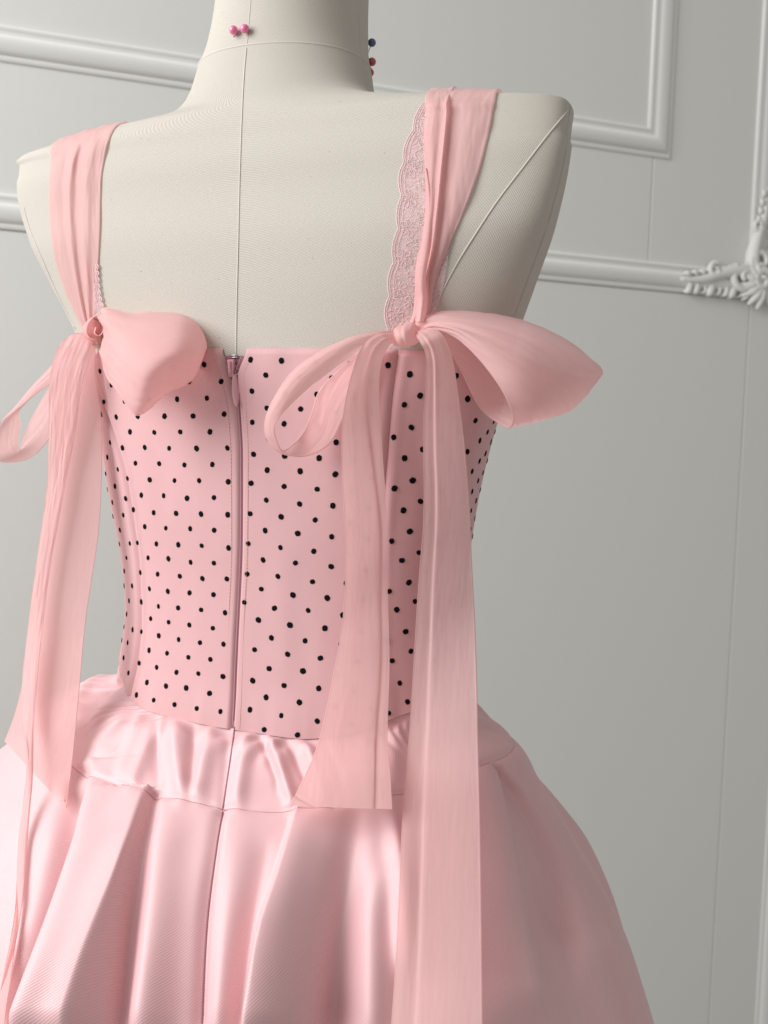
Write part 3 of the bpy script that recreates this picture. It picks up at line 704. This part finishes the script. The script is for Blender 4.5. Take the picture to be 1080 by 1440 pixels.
def twocol(L, R, dl, dr, cols, prof, n):
    """rows between a left and a right edge (tables of x, y), distances, fractions across and relief in mm"""
    L = crom(np.array(L, float), n); R = crom(np.array(R, float), n)
    dl = np.interp(np.linspace(0, 1, n), np.linspace(0, 1, len(dl)), dl); dr = np.interp(np.linspace(0, 1, n), np.linspace(0, 1, len(dr)), dr)
    rows = []
    for i in range(n):
        t = i/(n-1); pr = prof(t) if callable(prof) else prof; cl = cols(t) if callable(cols) else cols
        rows.append([(L[i][0]+(R[i][0]-L[i][0])*c, L[i][1]+(R[i][1]-L[i][1])*c, dl[i]+(dr[i]-dl[i])*c-h*.001) for c, h in zip(cl, pr)])
    return rows

def over(xs, hs):
    """first rows of a strap: where it comes over the shoulder, from the front of the form to its ridge"""
    bs = (.055, .043, .031, .020, .011, .004); rows = [[] for _ in bs]
    for x, h in zip(xs, hs):
        y = next(y for y in np.arange(100, 400, .5) if hit(x, y)); p, n, dp = hit(x, y+1.)
        for r, b in enumerate(bs):
            q = p-b*np.array([NB[0], NB[1], 0]); t = SURF[0].b.ray_cast(Vector((q[0], q[1], 1.6)), Vector((0, 0, -1)))[0]
            q[2] = (t.z if t is not None else p[2]-.03)+.0010+h*.0003; X, Y = proj(q); rows[r].append((float(X), float(Y), float((q-CAM)@FW)))
    return rows
# --- lace bands under the straps
def lace_band(L, R, off, scal, per, parent, seed, n=170, m=40, motif=True, name='lace_band', cords=True):
    Lc, Rc = crom(np.array(L, float), n), crom(np.array(R, float), n)
    ln = np.concatenate([[0], np.linalg.norm(np.diff(Lc, axis=0), axis=1).cumsum()])
    edge = Lc[:, 0]-scal*np.abs(np.sin(math.pi*ln/per+.4))**.8
    Q = np.zeros((n, m, 3)); 
    for i in range(n):
        for j in range(m):
            c = j/(m-1); x = edge[i]+(Rc[i, 0]-edge[i])*c; y = Lc[i, 1]+(Rc[i, 1]-Lc[i, 1])*c
            h = hit(x, y, off); Q[i, j] = h[0] if h else (Q[i, j-1] if j else Q[i-1, j])
    uv = metric_uv(Q); o = link(name, grid_mesh(name, Q, uv), M_LACE, parent)
    if not cords: return o
    N = grid_normals(Q); s = np.sign(((CAM-Q)*N).sum(-1).mean())
    mb = MB()
    def pt(i, j, hgt=.0003):
        i = min(max(i, 0), n-1.001); j = min(max(j, 0), m-1.001); a, b = int(i), int(j); fi, fj = i-a, j-b
        p = (Q[a, b]*(1-fi)+Q[a+1, b]*fi)*(1-fj)+(Q[a, b+1]*(1-fi)+Q[a+1, b+1]*fi)*fj
        return p+N[a, b]*s*hgt
    for j, r_ in ((.05, .00026), (1.6, .00014), (4.2, .00012)):
        mb.tube([pt(i, j+.15*math.sin(i*1.9)) for i in np.arange(0, n, .8)], r_, 5)
    for i in np.arange(0, n, 1.15): mb.tube([pt(i, .1), pt(i+.3, -.0, .0002)+ (pt(i, 0)-pt(i, 1.))*.55], [.00022, .0001], 4)      # picot fringe
    if motif:
        r2 = random.Random(seed)
        for k in range(16):
            i0, j0 = n*(k+.5)/16, m*(.16+.30*(k % 2)+.05*r2.random())
            for q in range(5):                            # five petalled outline flowers
                a0 = q*2*math.pi/5+k; loop = []
                for t_ in np.linspace(0, 2*math.pi, 14):
                    rr_ = 3.6+2.6*math.cos(t_); aa = a0+.42*math.sin(t_); loop.append(pt(i0+rr_*math.cos(aa)*1.1, j0+rr_*math.sin(aa)*1.0))
                mb.tube(loop, .00014, 4)
            mb.tube([pt(i0+7+t_*6, j0+5*math.sin(t_*3+k)+6*t_) for t_ in np.linspace(0, 1, 12)], .00015, 4)
    c = link('lace_cord', mb.mesh('lace_cord'), M_LACECORD, o, 'stuff'); return o
# --- right shoulder
STR = sheet('shoulder_strap', over([600, 612, 626, 632, 640, 668, 698], [1.5, 4.2, 3.4, 6.0, 2.2, 3.0, 1.4])+[
    [(598, 145), (610, 144), (622, 143), (628, 143), (634, 143), (664, 143), (696, 143)],
    [(598, 160), (610, 159), (622, 158), (628, 158), (634, 158), (664, 158), (693, 158)],
    [(595, 190), (606, 190), (618, 190), (625, 189), (630, 188), (660, 186), (688, 184)],
    [(597, 240), (606, 240), (614, 240), (620, 239), (624, 238), (650, 237), (675, 236)],
    [(598, 290), (605, 290), (611, 290), (615, 290), (619, 290), (637, 290), (655, 291)],
    [(592, 345), (599, 345), (605, 345), (608, 345), (612, 345), (622, 345), (631, 347)],
    [(585, 395), (590, 395), (595, 395), (598, 395), (601, 395), (607, 395), (613, 396)],
    [(581, 438), (585, 438), (589, 438), (592, 438), (595, 438), (600, 438), (604, 438)],
    [(572, 464), (576, 464), (580, 464), (583, 464), (586, 464), (590, 464), (593, 464)]], DRESS, nu=84, nv=190, lay=[1.5, 4.2, 3.4, 6.0, 2.2, 3.0, 1.4], seed=11, crinkle=.0005)[0]
sheet('strap_fold', twocol([(598, 236), (597, 262), (596, 300), (590, 345), (583, 388), (586, 420), (584, 452)], [(599, 236), (608, 262), (614, 300), (612, 345), (604, 392), (602, 420), (597, 452)],
    [.578, .5755, .575, .576, .578, .579, .577], [.578, .5755, .575, .576, .578, .579, .577], [0, .18, .5, .82, 1], [-2.5, 1.6, 3.6, 1.8, -1.5], 12), STR, nu=36, nv=110, seed=15, crinkle=.0003)
lace_band([(598, 146), (582, 185), (568, 235), (565, 285), (560, 330), (553, 380), (547, 430), (546, 468)], [(640, 150), (642, 200), (645, 250), (642, 300), (633, 345), (627, 385), (619, 420), (612, 448)], .0009, 5., 47, STR, 5)
# --- left shoulder
SL = sheet('shoulder_strap', over([75, 88, 100, 112, 125, 138, 152, 167], [1.5, 3.0, 2.2, 5.0, 2.0, 4.4, 2.4, 1.4])+[
    [(71, 232), (83, 222), (95, 216), (106, 211), (116, 208), (130, 202), (142, 198), (154, 194)],
    [(68, 262), (79, 258), (89, 254), (98, 250), (108, 248), (122, 242), (134, 236), (145, 230)],
    [(68, 296), (79, 294), (90, 292), (97, 290), (107, 288), (120, 284), (131, 280), (141, 276)],
    [(72, 340), (83, 340), (94, 340), (100, 340), (109, 338), (119, 336), (130, 334), (140, 332)],
    [(84, 390), (93, 390), (102, 390), (107, 390), (114, 390), (121, 389), (129, 388), (137, 387)],
    [(101, 432), (106, 432), (111, 432), (115, 432), (119, 432), (124, 431), (129, 430), (134, 430)],
    [(117, 464), (119, 464), (121, 464), (123, 464), (125, 464), (127, 464), (129, 464), (131, 464)]], DRESS, nu=84, nv=180, lay=[1.5, 3.0, 2.2, 5.0, 2.0, 4.4, 2.4, 1.4], seed=21, crinkle=.0005)[0]
lace_band([(138, 372), (139, 390), (141, 410), (146, 432), (152, 448)], [(120, 372), (120, 390), (122, 410), (126, 432), (132, 448)], .0012, -3, 9, SL, 6, 60, 14, False)

# --- right bow
K, Pk, _ = sheet('bow_knot', [
    [(556, 472, .592), (562, 466, .592), (569, 461, .592), (577, 458, .592), (585, 462, .592)],
    [(551, 466, .584), (558, 459, .580), (568, 455, .579), (578, 453, .580), (588, 458, .584)],
    [(549, 474, .578), (556, 468, .570), (567, 464, .567), (579, 462, .570), (590, 466, .577)],
    [(552, 483, .577), (560, 480, .569), (570, 477, .566), (580, 475, .569), (590, 476, .577)],
    [(558, 488, .581), (566, 488, .576), (573, 487, .574), (581, 485, .576), (588, 482, .581)],
    [(564, 484, .592), (569, 484, .592), (574, 484, .592), (579, 482, .592), (584, 480, .592)]], DRESS, nu=60, nv=70, crinkle=.0005, seed=31, hem=False, gather=.0011, gends=(1, 1))
K['label'] = 'bow knot of pink chiffon at the right shoulder strap'
# left loop of the right bow
def loop(name, rows, parent, **k): return sheet(name, rows, parent, **k)
def band(rows, bulge):
    """rows of (A, B, dA, dB) -> five columns with a soft bulge (mm) in the middle"""
    out = []
    for (A, B, da, db), bu in zip(rows, bulge):
        out.append([(A[0]+(B[0]-A[0])*c, A[1]+(B[1]-A[1])*c, da+(db-da)*c-bu*.001*4*c*(1-c)) for c in (0, .25, .5, .75, 1)])
    return out
loop('bow_loop', band([((556, 465), (556, 478), .578, .580), ((528, 466), (534, 482), .572, .576), ((492, 474), (506, 492), .567, .572), ((450, 493), (468, 520), .566, .570), ((411, 521), (431, 549), .569, .571),
    ((385, 558), (401, 578), .574, .573), ((372, 592), (386, 600), .581, .577), ((376, 620), (390, 622), .588, .582), ((398, 639), (400, 634), .593, .588), ((433, 641), (424, 612), .594, .596),
    ((465, 622), (438, 580), .593, .597), ((488, 577), (450, 547), .590, .596), ((505, 540), (490, 509), .588, .592), ((535, 505), (530, 488), .588, .590), ((556, 482), (554, 474), .588, .589)],
    [1, 3, 4, 4, 3, 2, 1, 1, 0, -1, -1, -1, -1, 0, 0]), K, nu=40, nv=200, crinkle=.0003, seed=33, gather=.0007, gends=(1, 1))
# big right loop
loop('bow_loop', [
    [(582, 458, .580), (584, 461, .577), (587, 464, .575), (590, 467, .574), (592, 470, .575)],
    [(600, 444, .582), (604, 450, .572), (608, 455, .568), (611, 460, .566), (614, 464, .568)],
    [(630, 437, .583), (640, 448, .566), (643, 457, .560), (645, 467, .557), (644, 477, .560)],
    [(685, 440, .586), (694, 458, .561), (692, 476, .552), (686, 494, .549), (675, 508, .553)],
    [(742, 452, .592), (750, 474, .561), (741, 501, .549), (724, 528, .545), (701, 542, .549)],
    [(795, 476, .598), (799, 500, .567), (779, 530, .554), (750, 556, .548), (715, 568, .551)],
    [(830, 503, .604), (833, 523, .579), (803, 556, .564), (760, 579, .556), (721, 588, .558)],
    [(847, 521, .612), (842, 534, .593), (806, 575, .578), (760, 592, .568), (716, 602, .567)],
    [(838, 531, .618), (825, 542, .607), (790, 572, .595), (745, 586, .586), (702, 597, .581)],
    [(800, 528, .618), (780, 538, .610), (752, 553, .602), (712, 566, .594), (674, 574, .588)],
    [(730, 500, .608), (720, 508, .602), (702, 514, .595), (676, 519, .587), (648, 523, .580)],
    [(650, 470, .594), (648, 473, .590), (643, 476, .586), (634, 480, .581), (624, 484, .576)],
    [(596, 464, .590), (598, 468, .589), (600, 472, .588), (602, 468, .584), (604, 466, .582)]], K, nu=90, nv=220, crinkle=.00045, seed=35, creases=[(.22, .30, .0030, .055, .105), (.55, .50, .0016, .05, .06), (.80, .85, .0012, .05, .05)], gather=.0019, gends=(1, 1))
# left tail of the right bow
loop('ribbon_tail', twocol(
    [(556, 468), (534, 468), (512, 482), (496, 520), (484, 571), (480, 623), (483, 720), (486, 775), (482, 868), (472, 930), (450, 1035), (428, 1090), (407, 1134)],
    [(560, 482), (550, 484), (540, 500), (534, 530), (534, 571), (537, 623), (544, 720), (545, 775), (545, 830), (548, 930), (545, 1035), (549, 1085), (552, 1138)],
    [.574, .568, .566, .572, .580, .585, .590, .594, .600, .600, .590, .580, .570], [.574, .570, .570, .575, .582, .586, .590, .594, .600, .600, .590, .578, .568],
    lambda t: [0, .2, .36, .50+.27*smooth(.25, .55, t), .56+.27*smooth(.25, .55, t), .92, 1], lambda t: [-.5, .5, .9, 1.2, .1, .2, .1], 26), K, nu=124, nv=300, clear=.0035, crinkle=.00013, seed=37, gather=.0005, tailhem=True)
# right tail of the right bow
loop('ribbon_tail', twocol(
    [(584, 468), (586, 474), (592, 484), (599, 504), (598, 555), (595, 610), (596, 720), (589, 813), (582, 924), (576, 1016), (570, 1090), (565, 1160), (557, 1332), (550, 1440), (542, 1560)],
    [(590, 464), (604, 461), (622, 470), (637, 505), (646, 565), (654, 630), (661, 720), (664, 790), (668, 868), (671, 961), (673, 1060), (676, 1170), (678, 1332), (679, 1440), (680, 1560)],
    [.574, .566, .562, .563, .570, .578, .590, .600, .604, .600, .590, .573, .536, .512, .490], [.576, .568, .564, .566, .574, .582, .594, .602, .606, .598, .586, .567, .529, .506, .485],
    [0, .12, .24, .30, .42, .75, 1], lambda t: [-.6, -.3, -.3, .8, .9, .7, .1], 28), K, nu=124, nv=380, clear=.004, crinkle=.00013, seed=39, gather=.0006, soft=9)

# --- left bow
K2, _, _ = sheet('bow_knot', [
    [(121, 470, .690), (126, 464, .688), (131, 459, .686), (137, 458, .686)],
    [(117, 462, .683), (123, 453, .678), (131, 449, .676), (139, 452, .678)],
    [(117, 470, .678), (123, 463, .671), (132, 459, .668), (141, 462, .672)],
    [(121, 479, .677), (126, 473, .670), (134, 470, .667), (142, 473, .672)],
    [(128, 488, .679), (133, 484, .674), (138, 483, .672), (143, 484, .676)],
    [(131, 486, .690), (135, 484, .690), (139, 483, .689), (142, 482, .688)]], DRESS, nu=44, nv=60, crinkle=.0005, seed=41, hem=False, gather=.0010, gends=(1, 1))
K2['label'] = 'bow knot of pink chiffon at the left shoulder strap'
def z3(x, y): return (x/3, 400+y/3)
def col5(a, b, da, dm, db, k=(.12, .5, .88)):
    a, b = z3(*a), z3(*b); f = lambda c: (a[0]+(b[0]-a[0])*c, a[1]+(b[1]-a[1])*c)
    q = [(*a, da), (*f(.12), da+(dm-da)*.55), (*f(.5), dm), (*f(.88), db+(dm-db)*.5), (*b, db)]; return q
loop('bow_loop', [
    col5((424, 104), (434, 330), .664, .655, .658), col5((450, 99), (443, 372), .662, .640, .646), col5((490, 108), (462, 408), .660, .624, .634),
    col5((560, 122), (502, 455), .655, .606, .618), col5((660, 114), (580, 553), .650, .592, .612), col5((770, 118), (700, 462), .646, .594, .612), col5((840, 165), (775, 428), .642, .602, .616),
    col5((870, 225), (815, 395), .638, .612, .622), col5((874, 265), (840, 352), .640, .626, .632), col5((855, 270), (815, 345), .646, .642, .642), col5((760, 240), (740, 350), .650, .650, .648),
    col5((600, 220), (570, 330), .654, .656, .654), col5((440, 190), (436, 260), .672, .670, .668)], K2, nu=80, nv=170, crinkle=.0004, seed=43, creases=[(.30, .42, .0020, .06, .05), (.70, .62, .0014, .06, .04)], gather=.0019, gends=(1, 1))
loop('bow_loop', [[(x+dx, y+dy, dd) for dx, dy, dd in ((-4, 3, .680), (-1, 1, .669), (1, 0, .661), (2, 0, .657))] for x, y in
    ((131, 478), (123, 474), (119, 466), (121, 456), (127, 448), (135, 443), (142, 446), (145, 455), (143, 466), (137, 472), (131, 468), (133, 460))], K2, nu=24, nv=120, crinkle=.0003, seed=44)
loop('bow_loop', band([((112, 476), (112, 488), .684, .682), ((88, 496), (90, 512), .684, .682), ((68, 518), (70, 540), .684, .682), ((43, 545), (50, 555), .684, .682), ((20, 573), (32, 572), .684, .683), ((-1, 596), (27, 580), .686, .686),
    ((-11, 625), (29, 598), .690, .694), ((-4, 647), (26, 622), .696, .702), ((20, 650), (28, 632), .700, .706), ((46, 642), (36, 605), .702, .706), ((68, 619), (50, 577), .700, .704), ((82, 590), (68, 547), .698, .700), ((105, 530), (98, 512), .694, .696), ((120, 484), (118, 478), .688, .688)],
    [0, 1, 1, 1, 1, 1, 0, -1, -1, -1, 0, 0, 0, 0]), K2, nu=40, nv=180, crinkle=.0003, seed=45, gather=.0006, gends=(1, 1))
# broad tail
loop('ribbon_tail', twocol(
    [(124, 476), (112, 492), (98, 520), (84, 570), (76, 640), (66, 720), (56, 800), (44, 880), (32, 955), (20, 1005), (6, 1042)],
    [(134, 480), (134, 500), (134, 530), (142, 585), (143, 660), (139, 745), (128, 820), (119, 885), (112, 965), (104, 1050), (94, 1138)],
    [.678, .680, .682, .684, .685, .685, .684, .680, .672, .668, .668], [.676, .677, .678, .680, .681, .681, .679, .675, .664, .648, .632],
    [0, .25, .5, .78, 1], [0, .5, 1.2, .6, 0], 22), K2, nu=110, nv=300, clear=.004, crinkle=.00012, seed=47, tailhem=True)
# crinkled folded strip in front of it
loop('ribbon_tail', twocol(
    [(124, 468), (104, 470), (86, 482), (74, 508), (69, 550), (68, 610), (67, 667), (60, 730), (50, 798), (40, 876), (32, 953), (31, 1010), (38, 1060), (33, 1130), (26, 1180), (21, 1280), (7, 1360), (-6, 1430), (-16, 1500)],
    [(128, 474), (127, 476), (130, 493), (120, 524), (113, 555), (107, 605), (97, 655), (84, 725), (70, 805), (62, 868), (54, 934), (48, 1015), (46, 1085), (42, 1140), (38, 1190), (31, 1270), (20, 1340), (10, 1410), (0, 1500)],
    [.676, .668, .664, .666, .670, .674, .676, .676, .675, .671, .664, .654, .640, .628, .616, .590, .574, .560, .548], [.676, .668, .663, .664, .668, .672, .674, .674, .673, .669, .660, .650, .636, .624, .612, .586, .570, .556, .545],
    [0, .2, .4, .6, .8, 1], lambda t: [0, .5, .6, .6, .5, -.4], 36), K2, nu=90, nv=420, clear=.003, crinkle=.0006, seed=49, gather=.0006)

# ------------------------------------------------------------------ pins
def pin(px, py, col, label, tip, edge=False, group=None):
    h = hit(px, py)
    if h is None or edge:
        h0 = hit(516, py); base = unproj(px, py, h0[2]+.018)
    else: base = h[0]+h[1]*.0032
    tipp = unproj(*tip, (hit(*tip) or h0)[2]+.002) if not edge else unproj(tip[0], tip[1], h0[2]+.02)
    o = empty('pin', tuple(base), label, 'pin', 'pearl headed pins stuck in the neck')
    mb = MB(); n = 14; r_ = .0027
    mb.grid(np.array([[base+r_*np.array([math.sin(a)*math.cos(b), math.sin(a)*math.sin(b), math.cos(a)]) for b in np.arange(20)*math.pi/10] for a in np.linspace(.02, math.pi-.02, n)]), closed=True, cap=True)
    link('head', mb.mesh('head'), col, o)
    mb = MB(); mb.tube([base, base*.5+tipp*.5, tipp], .00032, 6); link('shaft', mb.mesh('shaft'), M_STEEL, o)
PINK = plain('pink_pearl', (.80, .16, .34), .22, spec=.7, coat=.6); RED = plain('crimson_pearl', (.42, .03, .07), .22, spec=.7, coat=.6); BLUE = plain('navy_pearl', (.045, .065, .16), .22, spec=.7, coat=.6)
pin(333, 46, PINK, 'pink pearl pin in the neck, the one farther from the back seam', (329, 56))
pin(348, 44, PINK, 'pink pearl pin in the neck, right beside the back seam', (350, 52))
pin(523, 60, BLUE, 'navy blue pearl pin at the right edge of the neck', (514, 84), True)
pin(523, 87, RED, 'crimson pearl pin just below the navy pin on the neck edge', (514, 78), True)
pin(520, 102, RED, 'lowest crimson pin on the neck edge, half hidden by the neck', (512, 92), True)
